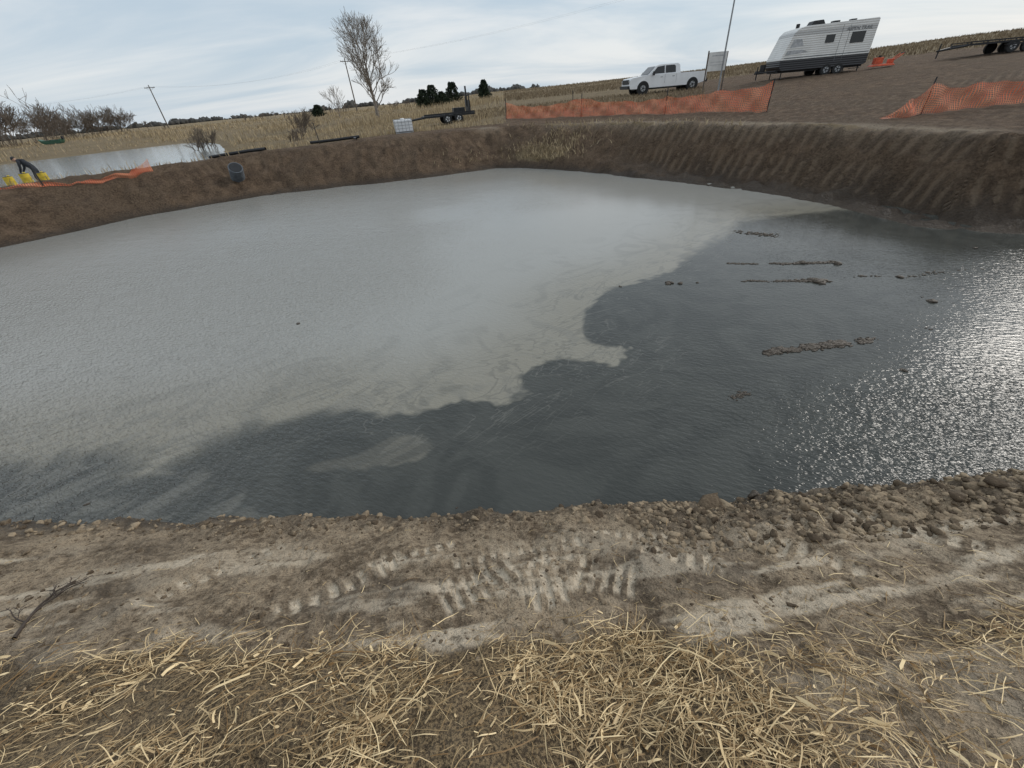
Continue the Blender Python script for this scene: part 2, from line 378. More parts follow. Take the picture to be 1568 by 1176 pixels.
t=NT("wet_mud");n2=t.noise(25,3,.7);t.L(t.mix(n2,(.022,.017,.013),(.105,.078,.052)),t.b.inputs['Base Color']);t.b.inputs['Roughness'].default_value=.6;t.bump(n2,.9,.02);M_mud=t.m
pts=[];sz=[]
def shore_pts(n,xr,dr,sr_,pw=2.0):
    X_=rng.uniform(xr[0],xr[1],n*6);Y_=rng.uniform(.5,3.4,n*6);d_=sdist(X_,Y_,PN)
    m=(d_>dr[0])&(d_<dr[1]);X_,Y_=X_[m][:n],Y_[m][:n]
    s_=sr_[0]+(sr_[1]-sr_[0])*rng.uniform(0,1,len(X_))**pw
    for a,b,c in zip(X_,Y_,s_): pts.append((a,b));sz.append(c)
shore_pts(2800,(-6,6),(-.02,.34),(.004,.032),4.0)
shore_pts(2800,(.8,5.5),(.05,.75),(.005,.034),3.0)
shore_pts(130,(1.0,5.5),(.10,.65),(.02,.06),2.5)
shore_pts(50,(-5,5),(-.03,.14),(.015,.045),2)
shore_pts(3000,(-5,5),(.2,1.6),(.002,.012),2.5)
shore_pts(380,(-5,5),(.2,1.4),(.006,.024),3)
clods("soil_clods",pts,sz,M_clod)
bx,by=W0(1090,766,.2);clods("boulder",[(bx,by),(bx+.11,by-.02)],[.12,.08],M_clod,.85,.15,.05)
bx,by=W0(558,787,.1);
clods("shore_stone",[(bx,by),W0(915,770,.05),W0(1150,765,.1),W0(608,790,.08)],[.035,.03,.04,.035],M_mud,.9,.2,.06)
pts=[];sz=[]
def streak(a,b,n,w,s0,s1):
    ax,ay=W0(*a);bx,by=W0(*b)
    for k in range(n):
        q=random.random();g=float(vn(np.array([q*9+a[0]]),np.array([.3]),5)[0])
        if g<-.24: continue
        pts.append((ax+(bx-ax)*q+random.gauss(0,w),ay+(by-ay)*q+random.gauss(0,w)+.08*g));sz.append(random.uniform(s0,s1)*(1-.6*abs(q-.5))*(1+g))
streak((1172,541),(1250,530),520,.028,.006,.026);streak((1235,532),(1325,522),600,.032,.006,.030);streak((1318,522),(1345,519),16,.02,.006,.014)
streak((1115,404),(1278,402),420,.018,.006,.018);streak((1190,404),(1278,402),140,.02,.012,.034)
streak((1135,431),(1270,430),340,.018,.006,.018);streak((1225,430),(1268,430),100,.03,.012,.038)
streak((1380,425),(1500,410),40,.025,.006,.018);streak((1130,355),(1190,362),90,.07,.006,.026);streak((1290,425),(1350,423),12,.02,.006,.018)
streak((1118,608),(1150,602),160,.024,.004,.013);streak((1420,505),(1440,500),3,.02,.01,.02)
clods("mud_bar",pts,np.array(sz),M_mud,.70,.25,.12,zf=0.0,elong=2.0,ea=.1)
pts=[];sz=[]
for p,s_ in [((1026,434),.07),((1042,434),.05),((1432,461),.08),((1385,567),.045),((457,496),.035),((1280,404),.09),((1252,433),.1),((1378,424),.06),((948,439),.035),((1068,433),.03),((132,773),.02),((700,778),.012),((1412,455),.02),((1495,380),.05)]:
    for k in range(3): q=W0(*p);pts.append((q[0]+random.gauss(0,s_*.4),q[1]+random.gauss(0,s_*.3)));sz.append(s_*.8)
clods("mud_lumps",pts,np.array(sz)*.85,M_mud,.6,.4,.1,zf=0.0)
# ------------------------------------------------------------------ straw
def ribbons(name,bx,by,ang,L,w,lift,curl,h0,mat,seg=4):
    n=len(bx);T=np.linspace(0,1,seg+1)[None,:]
    dx,dy=np.cos(ang)[:,None],np.sin(ang)[:,None]
    X_=bx[:,None]+dx*L[:,None]*T-dy*curl[:,None]*T*T
    Y_=by[:,None]+dy*L[:,None]*T+dx*curl[:,None]*T*T
    Zg=ground(X_.ravel(),Y_.ravel()).reshape(X_.shape)
    Z_=Zg+h0[:,None]+lift[:,None]*4*T*(1-T)*.5+lift[:,None]*T*.5
    tw=rng.uniform(-1.0,1.0,(n,1))
    wx_=-dy*w[:,None]*np.cos(tw);wy_=dx*w[:,None]*np.cos(tw);wz=w[:,None]*np.sin(tw)
    ww=np.ones_like(T)*1.0;ww[0,-1]=.3
    a=np.stack([X_-wx_*ww,Y_-wy_*ww,Z_-wz*ww],-1);b=np.stack([X_+wx_*ww,Y_+wy_*ww,Z_+wz*ww],-1)
    V=np.stack([a,b],2).reshape(n,-1,3);k=(seg+1)*2
    q=np.array([[2*s_,2*s_+1,2*s_+3,2*s_+2] for s_ in range(seg)])
    Fa=(q[None]+np.arange(n)[:,None,None]*k).reshape(-1,4)
    return npmesh(name,V.reshape(-1,3),Fa,mat,False,{'tint':('FLOAT',np.repeat(rng.uniform(0,1,n)**1.25,k))})
M_straw=tinted("dry_straw",(.21,.122,.048),(.98,.76,.44),.5)
N=52000;bx=rng.uniform(-2.7,2.9,N);by=rng.uniform(-.5,1.45,N)
pd=strawd(bx,by)*(.12+.88*sst(-.30,.25,fbm(bx*3.0,by*3.0,91,3)))
k=rng.uniform(0,1,N)<pd;bx,by=bx[k],by[k];n=len(bx)
L=.02+.14*rng.uniform(0,1,n)**2.0;big=rng.uniform(0,1,n)<.05;L=np.where(big,L+.12,L)
w=rng.uniform(.0006,.0024,n);leaf=rng.uniform(0,1,n)<.09;w=np.where(leaf,w*3.0,w);L=np.where(leaf,L*.55,L)
ribbons("straw_mulch",bx,by,rng.normal(.35,1.0,n)+math.pi*(rng.uniform(0,1,n)<.5),L,w,rng.uniform(-.005,.04,n)*(L/.15),rng.normal(0,.035,n)*L/.15,rng.uniform(.001,.032,n),M_straw)
N=5200;bx=rng.uniform(-5,5,N);by=rng.uniform(.2,2.0,N);kk=rng.uniform(0,1,N)<(.10+.9*sst(1.6,.9,by))*(.45+.55*sst(0,1.2,bx));bx,by=bx[kk],by[kk];n=len(bx)
L=.015+.13*rng.uniform(0,1,n)**2.5
ribbons("scattered_straw",bx,by,rng.uniform(0,6.283,n),L,rng.uniform(.0008,.002,n),rng.uniform(0,.02,n)*L/.1,rng.normal(0,.015,n),np.full(n,.004),M_straw)
# ------------------------------------------------------------------ standing dead grass in the fields
def blades(name,bx,by,H,w,mat,lean=.3):
    n=len(bx);z=ground(bx,by)
    a=rng.uniform(0,6.283,n);l=rng.normal(0,lean,n)*H;b=rng.uniform(0,6.283,n)
    dx,dy=np.cos(a)*w,np.sin(a)*w;lx,ly=np.cos(b)*l,np.sin(b)*l
    V=np.stack([np.stack([bx-dx,by-dy,z-.03],-1),np.stack([bx+dx,by+dy,z-.03],-1),np.stack([bx+lx*.4+dx*.8,by+ly*.4+dy*.8,z+H*.6],-1),np.stack([bx+lx*.4-dx*.8,by+ly*.4-dy*.8,z+H*.6],-1),np.stack([bx+lx+dx*.15,by+ly+dy*.15,z+H],-1),np.stack([bx+lx-dx*.15,by+ly-dy*.15,z+H],-1)],1)
    q=np.array([[0,1,2,3],[3,2,4,5]]);Fa=(q[None]+np.arange(n)[:,None,None]*6).reshape(-1,4)
    return npmesh(name,V.reshape(-1,3),Fa,mat,False,{'tint':('FLOAT',np.repeat(rng.uniform(0,1,n),6))})
M_gr=tinted("dead_grass",(.22,.165,.095),(.56,.44,.275),.8)
M_gr2=tinted("brown_grass",(.15,.11,.07),(.32,.25,.16),.85)
def polar(n,a0,a1,r0,r1,pw=1.0):
    a=np.radians(rng.uniform(a0,a1,n));r_=r0*(r1/r0)**rng.uniform(0,1,n);return r_*np.sin(a),r_*np.cos(a),r_
bx,by,r_=polar(56000,-50,2,27.5,150);z=ground(bx,by);kk=(z>.85)&(rng.uniform(0,1,len(bx))<.12+.88*sst(-.15,.2,fbm(bx*.15,by*.15,95,3)))&(rng.uniform(0,1,len(bx))<sst(2.5,-3,np.degrees(np.arctan2(bx,by)))+.3)
bx,by,r_=bx[kk],by[kk],r_[kk];n=len(bx)
H=rng.uniform(.12,.6,n)*(.45+.9*sst(-.2,.3,fbm(bx*.1,by*.1,96,2)));
blades("meadow_grass",bx,by,H,.007+.0004*r_,M_gr)
bx,by,r_=polar(26000,2,52,58,170);n=len(bx);blades("hill_grass",bx,by,rng.uniform(.08,.35,n),.008+.0005*r_,M_gr2,.5)
bx,by,r_=polar(5000,-2,24,34,46);n=len(bx);blades("roadside_grass",bx,by,rng.uniform(.06,.2,n),.01+.0004*r_,M_gr2,.5)
cx,cy=W0(800,240,.6)
bx=np.concatenate([rng.normal(cx,1.5,3400),rng.uniform(1,9,1800)]);by=np.concatenate([rng.normal(cy+.7,.8,3400),rng.uniform(14,27,1800)])
dd=sdist(bx,by,PN);kk=(dd>.4)&((np.arange(len(bx))<3400)|((dd>2.4)&(dd<3.3)));bx,by=bx[kk],by[kk];n=len(bx)
blades("bank_grass",bx,by,rng.uniform(.05,.20,n),.015,M_gr,.8)
# ------------------------------------------------------------------ bare trees
def tubes(name,segs,mat,parent=None,sides=4):
    s_=np.array(segs,float);p0,p1,r0,r1=s_[:,0:3],s_[:,3:6],s_[:,6],s_[:,7];ax=p1-p0;ax/=np.linalg.norm(ax,axis=1)[:,None]+1e-9
    ref=np.where(np.abs(ax[:,2:3])>.9,np.array([[1.,0,0]]),np.array([[0,0,1.]]));u=np.cross(ax,ref);u/=np.linalg.norm(u,axis=1)[:,None];v=np.cross(ax,u)
    V=[]
    for k in range(sides):
        c,s2=math.cos(6.2832*k/sides),math.sin(6.2832*k/sides);o=u*c+v*s2;V.append(p0+o*r0[:,None]);V.append(p1+o*r1[:,None])
    V=np.stack(V,1);q=np.array([[2*k,2*((k+1)%sides),2*((k+1)%sides)+1,2*k+1] for k in range(sides)])
    Fa=(q[None]+np.arange(len(s_))[:,None,None]*2*sides).reshape(-1,4)
    return npmesh(name,V.reshape(-1,3),Fa,mat,True,None,parent)
def grow(segs,p,dr,L,r_,depth,spread=.5,up=.12,minr=.012,kids=(2,4),side=.75):
    steps=3;q=p.copy();dd=dr.copy()
    for s_ in range(steps):
        nd=(dd+Vector((random.gauss(0,.12),random.gauss(0,.12),random.gauss(0,.08)+up*.4))).normalized()
        q2=q+nd*L/steps;ra=max(minr,r_*(1-.3*s_/steps));rb=max(minr,r_*(1-.3*(s_+1)/steps))
        segs.append((*q,*q2,ra,rb));q=q2;dd=nd
        if depth>0 and s_>0 and random.random()<side:
            a=(dd+Vector((random.gauss(0,1),random.gauss(0,1),random.gauss(0,.5)+up)).normalized()*spread*1.3).normalized()
            grow(segs,q,a,L*random.uniform(.55,.75),r_*.5,depth-1,spread,up,minr,kids,side)
    if depth>0:
        for k in range(random.randint(*kids)):
            a=(dd+Vector((random.gauss(0,1),random.gauss(0,1),random.gauss(0,.5)+up)).normalized()*spread).normalized()
            grow(segs,q,a,L*random.uniform(.65,.88),r_*.66,depth-1,spread,up,minr,kids,side)
M_bark=simple("grey_bark",(.24,.205,.17),.9,0,.3,3)
M_twig=simple("thicket_twigs",(.17,.135,.105),.95,0,.3,2)
def trunked(name,u,v,Y,Ht,mat,Wd,minr=.011,r0=.22,n1=26,d1=3):
    # leader trunk with ascending limbs, oval crown
    x_,y_=AT(u,v,Y);z=gz(x_,y_);segs=[];q=Vector((x_,y_,z-.15));dd=Vector((0,0,1));st=14;path=[q.copy()]
    for s_ in range(st):
        dd=(dd+Vector((random.gauss(0,.06),random.gauss(0,.06),.35))).normalized();q2=q+dd*Ht*.86/st
        segs.append((*q,*q2,max(minr,r0*(1-s_/st)**.8),max(minr,r0*(1-(s_+1)/st)**.8)));q=q2;path.append(q.copy())
    for k in range(n1):
        h=.20+.78*(k+random.random())/n1;p=path[min(st,int(h*st))]
        az=k*2.4+random.gauss(0,.4);prof=math.sin(math.pi*min(1,(h-.06)))**.6
        dr=Vector((math.cos(az),math.sin(az),.75+.9*h)).normalized()
        grow(segs,p.copy(),dr,Wd*.31*prof+.3,r0*.36*(1-h*.7),d1,.62,.16,minr,(2,3),.6)
    return tubes(name,segs,mat)
random.seed(41)
trunked("bare_cottonwood_tree",576,166,62,8.7,M_bark,5.0,.011,.22,30)
trunked("bare_tree",517,166,75,2.8,M_bark,3.2,.012,.08,12,2)
def shrub(name,u,v,Y,Ht,Wd,n=22,depth=2,minr=.015,mat=None):
    x_,y_=AT(u,v,Y);segs=[]
    for k in range(n):
        ox=random.gauss(0,Wd*.30);oy=random.gauss(0,Wd*.30);z=gz(x_+ox,y_+oy)
        h=Ht*random.uniform(.25,.5)*max(.3,1-(abs(ox)/Wd)**2)
        grow(segs,Vector((x_+ox,y_+oy,z-.1)),Vector((random.gauss(0,.25),random.gauss(0,.25),1)).normalized(),h,.04+minr,depth,.75,.12,minr,(2,3),.6)
    return tubes(name,segs,mat or M_twig,sides=3)
shrub("bare_shrub",315,232,46,1.7,2.4,16,3,.007)
shrub("bare_shrub",465,205,50,1.9,2.4,14,3,.007)
shrub("bare_shrub",455,212,40,.9,1.4,10,2,.006)
shrub("bare_thicket",20,232,85,6.5,10,30,3,.024)
shrub("bare_thicket",-40,235,80,7.5,9,26,3,.024)
shrub("bare_thicket",60,220,95,5.0,10,26,3,.026)
shrub("bare_thicket",100,215,105,5.2,12,34,3,.026)
shrub("bare_thicket",150,212,110,4.6,10,26,3,.026)
shrub("bare_thicket",192,205,112,4.0,8,20,3,.024)
shrub("bare_thicket",520,165,110,2.2,6,16,2,.02)
shrub("bare_thicket",610,165,120,1.6,8,20,2,.02)
shrub("bare_thicket",400,182,130,1.8,12,22,2,.022)
M_far=simple("distant_foliage",(.085,.082,.075),1,0,.4,.3)
pts=[]
for k in range(1700):
    a=random.uniform(-48,6);g=float(fbm(np.array([a*.6]),np.array([.5]),101,3)[0])
    if g<-.05 and random.random()<.75: continue
    R_=random.uniform(300,420);h=random.uniform(.5,1.0)*max(.6,1.3+2.4*g);x_=R_*math.sin(math.radians(a));y_=R_*math.cos(math.radians(a))
    pts.append((x_,y_,h))
pp=np.array(pts);z=ground(pp[:,0],pp[:,1]);nn=len(pp)
v=IV[None]*(1+rng.normal(0,.28,(nn,len(IV),1)))*np.stack([pp[:,2]*.9,pp[:,2]*.9,pp[:,2]*.9],1)[:,None]+np.stack([pp[:,0],pp[:,1],z+pp[:,2]*.5],1)[:,None]
npmesh("distant_tree_row",v.reshape(-1,3),(IF[None]+np.arange(nn)[:,None,None]*len(IV)).reshape(-1,3),M_far)
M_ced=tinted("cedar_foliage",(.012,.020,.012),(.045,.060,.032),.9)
def cedar(u,v,Y,H,Wd):
    x_,y_=AT(u,v,Y);z=gz(x_,y_);e=empty("cedar_tree",(x_,y_,z))
    m=MB();m.cyl((0,0,-.2),(0,0,H*.85),.10,.02,8);m.done("trunk",M_bark,e)
    n=2400;h=rng.uniform(.05,1,n)**.9;ang=rng.uniform(0,6.283,n)
    lob=1+.28*np.sin(ang*3+h*9)+.2*np.sin(ang*5-h*17)
    R_=Wd*.5*np.clip(1.15-h,0,1)**.7*lob*rng.uniform(.35,1.0,n)**.5
    c=np.stack([R_*np.cos(ang),R_*np.sin(ang),h*H+rng.normal(0,.05,n)],1)
    s_=.09+.07*rng.uniform(0,1,n)
    a=rng.normal(0,1,(n,3));a/=np.linalg.norm(a,axis=1)[:,None];b=np.cross(a,rng.normal(0,1,(n,3)));b/=np.linalg.norm(b,axis=1)[:,None]
    V=np.stack([c-a*s_[:,None],c+b*s_[:,None]*.7,c+a*s_[:,None],c-b*s_[:,None]*.7],1)
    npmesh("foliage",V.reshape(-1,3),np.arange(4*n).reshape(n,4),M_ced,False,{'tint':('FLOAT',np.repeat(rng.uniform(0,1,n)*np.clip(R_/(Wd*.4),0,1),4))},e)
cedar(648,152,88,2.6,2.8);cedar(662,151,90,3.1,3.2);cedar(693,148,88,3.1,3.0);cedar(741,140,92,2.9,2.2);cedar(487,172,100,1.9,2.4);cedar(676,150,95,2.0,2.4)
# ------------------------------------------------------------------ poles
M_wood=simple("weathered_wood",(.13,.105,.085),.9,0,.3,4)
M_steel=simple("galvanised_steel",(.42,.43,.44),.45,.6,.15,5)
M_blk=simple("black_steel",(.02,.02,.022),.5,.2,.3,5)
M_rub=simple("tyre_rubber",(.022,.022,.022),.85,0,.3,9)
M_wht=simple("white_paint",(.78,.79,.80),.3,0,.05,2)
M_glass=simple("tinted_glass",(.012,.014,.016),.08,0,.2,2)
def pole(u,v,Y,H,arm=2.4,rot=0):
    x_,y_=AT(u,v,Y);z=gz(x_,y_);e=empty("utility_pole",(x_,y_,z),rot)
    m=MB();m.cyl((0,0,-.3),(0,0,H),.15,.10,10);m.box((0,.12,H-.55),(arm,.1,.13));
    for s_ in (-1,1): m.cyl((s_*.1,.12,H-1.1),(s_*arm*.33,.12,H-.6),.02,.02,6)
    m.done("mast",M_wood,e)
    m=MB()
    for s_ in (-.45,-.18,.45): m.cyl((arm*s_,.12,H-.49),(arm*s_,.12,H-.3),.05,.035,8)
    m.done("insulators",M_steel,e);return (x_,y_,z+H-.3)
p1=pole(257,193,128,9.0,2.2,.5);p2=pole(545,162,118,10.0,2.2,.7)
segs=[]
def wire(a,b,sag,r_=.007):
    a=Vector(a);b=Vector(b);n=16
    P_=[a.lerp(b,k/n)-Vector((0,0,sag*4*(k/n)*(1-k/n))) for k in range(n+1)]
    for k in range(n): segs.append((*P_[k],*P_[k+1],r_,r_))
for o in (-.9,.9):
    wire((p1[0]+o,p1[1],p1[2]),(p2[0]+o,p2[1],p2[2]),1.6);wire((p2[0]+o,p2[1],p2[2]),(p2[0]+75+o,p2[1]-25,p2[2]+6),1.4)
    wire((p1[0]+o,p1[1],p1[2]),(p1[0]-70+o,p1[1]+10,p1[2]),1.4)
tubes("power_line",segs,M_steel,sides=3)
# ------------------------------------------------------------------ pickup truck
def wheel(e,x_,y_,r_,w_,name,rimm=M_steel):
    m=MB();m.cyl((x_,y_-w_/2,r_),(x_,y_+w_/2,r_),r_,None,28);o=m.done(name,M_rub,e,.03,False)
    m=MB();s_=-1 if y_<0 else 1
    m.cyl((x_,y_+s_*(w_/2-.05),r_),(x_,y_+s_*(w_/2+.004),r_),r_*.58,r_*.5,20)
    m.done(name+"_rim",rimm,e)
    m=MB();m.cyl((x_,y_+s_*w_/2,r_),(x_,y_+s_*(w_/2+.02),r_),r_*.2,None,12)
    for k in range(5):
        a=k*1.2566;m.box((x_+math.cos(a)*r_*.36,y_+s_*(w_/2+.008),r_+math.sin(a)*r_*.36),(.07,.012,.07))
    m.done(name+"_hub",M_blk,e)
x_,y_=AT(1014,136,42);z=gz(x_,y_)
tk=empty("pickup_truck",(x_,y_,z-.03),math.radians(4))
def arch(cx,r_,n=9): return [(cx-r_*math.cos(math.pi*k/(n-1)),.40+r_*math.sin(math.pi*k/(n-1))) for k in range(n)]
low=[(-3.2,.42),(-3.25,.62),(-3.22,1.02),(-3.10,1.14),(-2.2,1.24),(-1.72,1.27),(1.02,1.27),(1.02,1.25),(3.2,1.25),(3.24,1.2),(3.24,.62),(3.1,.55)]
low+=[(2.62,.45)]+arch(2.12,.50)[::-1]+[(1.6,.42),(-1.55,.42)]+arch(-2.1,.52)[::-1]
seen=[];
for p in low:
    if not seen or (abs(p[0]-seen[-1][0])+abs(p[1]-seen[-1][1]))>.01: seen.append(p)
m=MB();m.prism(seen,-1.0,1.0,lambda X_,Z_:1-.04*max(0,(Z_-.9))-.05*max(0,-X_-2.7));m.done("body",M_wht,tk,.025)
m=MB();m.prism([(-1.75,1.25),(-1.05,1.84),(-.75,1.92),(.75,1.92),(.95,1.84),(1.03,1.25)],-.93,.93,lambda X_,Z_:1-.17*max(0,Z_-1.25)/.67);m.done("cab",M_wht,tk,.04)
def sidewin(m,poly):
    for s_ in (-1,1):
        vs=[]
        for X_,Z_ in poly:
            yy=.93*(1-.17*(Z_-1.25)/.67)+.008;vs.append(m.bm.verts.new((X_,s_*yy,Z_)))
        m.bm.faces.new(vs if s_<0 else vs[::-1])
m=MB();sidewin(m,[(-1.42,1.32),(-.95,1.77),(-.35,1.82),(-.35,1.32)]);sidewin(m,[(-.27,1.32),(-.27,1.82),(.45,1.82),(.58,1.74),(.6,1.32)])
a=[(-1.70,-.80,1.31),(-1.70,.80,1.31),(-1.13,.74,1.80),(-1.13,-.74,1.80)];m.bm.faces.new([m.bm.verts.new(Vector(p)+Vector((-.012,0,.012))) for p in a])
a=[(1.02,.75,1.36),(1.02,-.75,1.36),(.975,-.68,1.76),(.975,.68,1.76)];m.bm.faces.new([m.bm.verts.new(Vector(p)+Vector((.012,0,0))) for p in a]);m.done("windows",M_glass,tk)
m=MB();m.box((2.12,0,1.256),(2.1,1.6,.02));m.box((-3.26,0,.92),(.05,1.5,.30));m.box((-3.3,0,.55),(.2,1.9,.22));m.box((3.3,0,.6),(.18,1.9,.2));
for s_ in (-1,1):
    for hx in (-.95,.05): m.box((hx+.35,s_*1.003,1.08),(.2,.02,.03))
    m.box((-.3,s_*.98,.38),(2.3,.12,.07))
    m.cyl((-2.1,s_*.78,.42),(-2.1,s_*1.004,.42),.50,None,20);m.cyl((2.12,s_*.78,.42),(2.12,s_*1.004,.42),.48,None,20)
m.box((0,0,.4),(5.2,.9,.2));m.box((-.31,-1.0,.95),(.012,.012,.6));m.box((.66,-1.0,.95),(.012,.012,.6));m.done("trim",M_blk,tk,.01)
m=MB()
for s_ in (-1,1): m.box((-1.35,s_*1.14,1.36),(.12,.22,.26))
m.box((-3.28,0,.78),(.03,1.2,.05));m.done("mirrors",M_blk,tk,.02)
m=MB()
for s_ in (-1,1): m.box((-3.22,s_*.80,.95),(.10,.28,.16))
m.done("headlights",simple("lamp_glass",(.6,.62,.64),.15),tk,.02)
m=MB()
for s_ in (-1,1): m.box((3.24,s_*.90,1.0),(.04,.12,.34))
m.done("tail_lights",simple("red_lens",(.35,.02,.02),.3),tk,.01)
for nm,wx_,s_ in (("wheel_1",-2.1,-1),("wheel_2",2.12,-1),("wheel_3",-2.1,1),("wheel_4",2.12,1)): wheel(tk,wx_,s_*.86,.42,.3,nm)
# ------------------------------------------------------------------ travel trailer
x_,y_=AT(1244,105,36.5);z=gz(x_,y_)
tv=empty("travel_trailer",(x_,y_,z-.08),math.radians(-8))
t=NT("trailer_siding");sxx=t.N('ShaderNodeSeparateXYZ');t.L(t.pos(),sxx.inputs[0]);zz=sxx.outputs[2]
w_=t.math('SINE',t.math('MULTIPLY',zz,2*math.pi/.12));nn=t.noise(1.5,3)
cc=t.mix(t.ramp(zz,1.08,1.085),(.03,.03,.033),t.mix(t.ramp(nn,.3,.7),(.66,.655,.63),(.74,.735,.71)))
cc=t.mix(t.math('MULTIPLY',t.ramp(zz,2.36,2.37),t.ramp(zz,2.62,2.61)),cc,(.50,.50,.49))
t.L(cc,t.b.inputs['Base Color']);t.b.inputs['Roughness'].default_value=.4;t.bump(w_,.5,.012);M_sid=t.m
K=.72
def kx(l): return [(a*K,b) for a,b in l]
prof=kx([(-3.75,.46),(-4.0,.70),(-4.02,1.15),(-3.3,2.52),(-2.95,2.76),(-2.4,2.86),(3.9,2.96),(4.0,2.89),(4.0,.55),(3.7,.46)])
m=MB();m.prism(prof,-1.2,1.2);m.done("body",M_sid,tv,.03)
def decal(name,polys,mat,ysgn=-1.206):
    m=MB()
    for p in polys: m.bm.faces.new([m.bm.verts.new((X_*K,ysgn,Z_)) for X_,Z_ in p])
    return m.done(name,mat,tv)
def rect(a,b,c,d_): return [(a,c),(b,c),(b,d_),(a,d_)]
m=MB()
for a,b,c,d_ in ((-.35,.45,1.85,2.28),(1.9,3.1,1.72,2.32)): m.box(((a+b)/2*K,-1.205,(c+d_)/2),((b-a)*K,.03,d_-c))
m.done("windows",M_glass,tv,.01)
M_dg=simple("graphic_grey",(.13,.14,.15),.4)
decal("graphics",[rect(-3.7,3.9,1.16,1.21),rect(.95,.98,.8,2.75),rect(1.6,1.63,.8,2.75)],M_dg)
M_lg=simple("graphic_silver",(.42,.43,.44),.4)
decal("swoosh",[[(-3.7,1.35),(-1.6,1.45),(-2.2,1.6),(-3.55,1.6)],[(-3.4,1.75),(-2.2,1.8),(-2.5,2.2),(-3.2,2.2)]],M_lg)
m=MB()
for s_ in (-.5,.5): m.cyl((-4.0,0,.45),(-2.9,s_*1.8,.50),.05)
m.cyl((-3.5,.0,.5),(-3.5,0,.95),.18);m.cyl((-3.4,.35,.5),(-3.4,.35,.9),.17);m.cyl((-3.85,0,.05),(-3.85,0,.85),.04);m.box((-3.7,0,.5),(.5,.3,.2));m.box((0,0,.42),(5.6,1.8,.12))
for X_ in (-2.5,2.6):
    for s_ in (-1,1): m.cyl((X_,s_*.9,0),(X_,s_*.9,.5),.035)
m.box((2.1,-1.35,.30),(.6,.3,.04));m.done("chassis",M_blk,tv)
m=MB();m.prism(kx([(-1.5,2.88),(-1.3,3.15),(-.45,3.17),(-.2,2.91)]),-.4,.4);m.box((.9*K,0,2.97),(.4,.5,.18));m.box((2.6*K,.2,3.01),(.35,.4,.14));m.cyl((-1.6,.4,2.81),(-1.6,.4,3.11),.12);m.done("roof_units",M_blk,tv,.03)
for k,X_ in enumerate((.35,1.12)):
    for s_ in (-1,1): wheel(tv,X_,s_*1.10,.34,.22,"wheel_%d"%(k*2+(s_>0)+1))
cu=D.curves.new("lettering",'FONT');cu.body="ASPEN TRAIL";cu.size=.28;cu.extrude=.002
lo=D.objects.new("lettering",cu);scene.collection.objects.link(lo);lo.parent=tv;lo.location=(.95,-1.212,2.40);lo.rotation_euler=(math.pi/2,0,0);cu.materials.append(M_dg)
# ------------------------------------------------------------------ flatbed trailer upper right
x_,y_=AT(1525,82,33);z=gz(x_,y_);e=empty("flatbed_trailer",(x_,y_,z),math.radians(-14))
m=MB();m.box((0,0,.60),(4.6,1.9,.10));m.box((.5,-.95,.45),(1.6,.25,.08))
for s_ in (-.95,.95): m.box((0,s_,.74),(4.6,.05,.05));[m.box((-2.25+k*.9,s_,.68),(.05,.05,.16)) for k in range(6)]
m.cyl((-3.5,0,.4),(-2.3,.8,.56),.05);m.cyl((-3.5,0,.4),(-2.3,-.8,.56),.05);m.cyl((-3.4,0,0),(-3.4,0,.8),.04)
m.box((2.25,-.5,.85),(.08,.4,.5));m.box((2.25,.5,.85),(.08,.4,.5));m.done("deck",M_blk,e)
for k,X_ in enumerate((.1,.9)):
    for s_ in (-1,1): wheel(e,X_,s_*.95,.33,.2,"wheel_%d"%(k*2+(s_>0)+1))
x_,y_=AT(688,190,35);z=gz(x_,y_);e=empty("equipment_trailer",(x_,y_,z),math.radians(14))
m=MB();m.box((0,0,.5),(3.6,1.5,.12));m.box((0,-.75,.62),(3.6,.05,.1));m.cyl((-3.0,0,.35),(-1.7,.6,.48),.05);m.cyl((-3.0,0,.35),(-1.7,-.6,.48),.05)
m.box((1.5,0,.9),(.08,1.4,.8));m.box((1.45,0,1.5),(.10,.12,1.2));m.cyl((1.5,-.6,.55),(1.5,-.6,1.6),.04);m.cyl((1.5,.6,.55),(1.5,.6,1.5),.04);m.box((1.5,0,1.55),(.06,1.3,.06));m.box((.8,0,.72),(.8,.7,.35));m.done("deck",M_blk,e)
for k,X_ in enumerate((-.2,.6)):
    for s_ in (-1,1): wheel(e,X_,s_*.82,.3,.2,"wheel_%d"%(k*2+(s_>0)+1),M_wht)
x_,y_=AT(620,206,27.5);z=gz(x_,y_);e=empty("liquid_tote",(x_,y_,z-.05),.25)
m=MB();m.box((0,0,.42),(.95,.8,.55));m.cyl((0,0,.68),(0,0,.76),.12);m.done("tank",M_wht,e,.05)
m=MB()
for k in range(6):
    X_=-.48+k*.192
    for s_ in (-.41,.41): m.box((X_,s_,.42),(.018,.018,.6))
for Z_ in (.15,.3,.45,.6,.72):
    for s_ in (-.41,.41): m.box((0,s_,Z_),(.98,.018,.018))
    for s_ in (-.49,.49): m.box((s_,0,Z_),(.018,.84,.018))
m.box((0,0,.07),(1.0,.86,.08));m.done("cage",M_steel,e)
x_,y_=AT(1094,112,35);z=gz(x_,y_);e=empty("notice_board",(x_,y_,z),math.radians(-4))
m=MB();m.cyl((-.62,0,-.3),(-.62,0,2.3),.045);m.cyl((.66,0,-.3),(.66,0,2.2),.045);m.done("posts",M_wood,e)
m=MB();m.box((.02,-.06,1.68),(1.22,.05,1.05));m.done("board",simple("board_face",(.66,.66,.64),.5,0,.12,3),e,.01)
m=MB();m.box((.02,-.09,2.0),(.8,.006,.05));m.box((.02,-.09,1.65),(.95,.006,.02));m.box((.02,-.09,1.5),(.95,.006,.02));m.done("printing",M_lg,e)
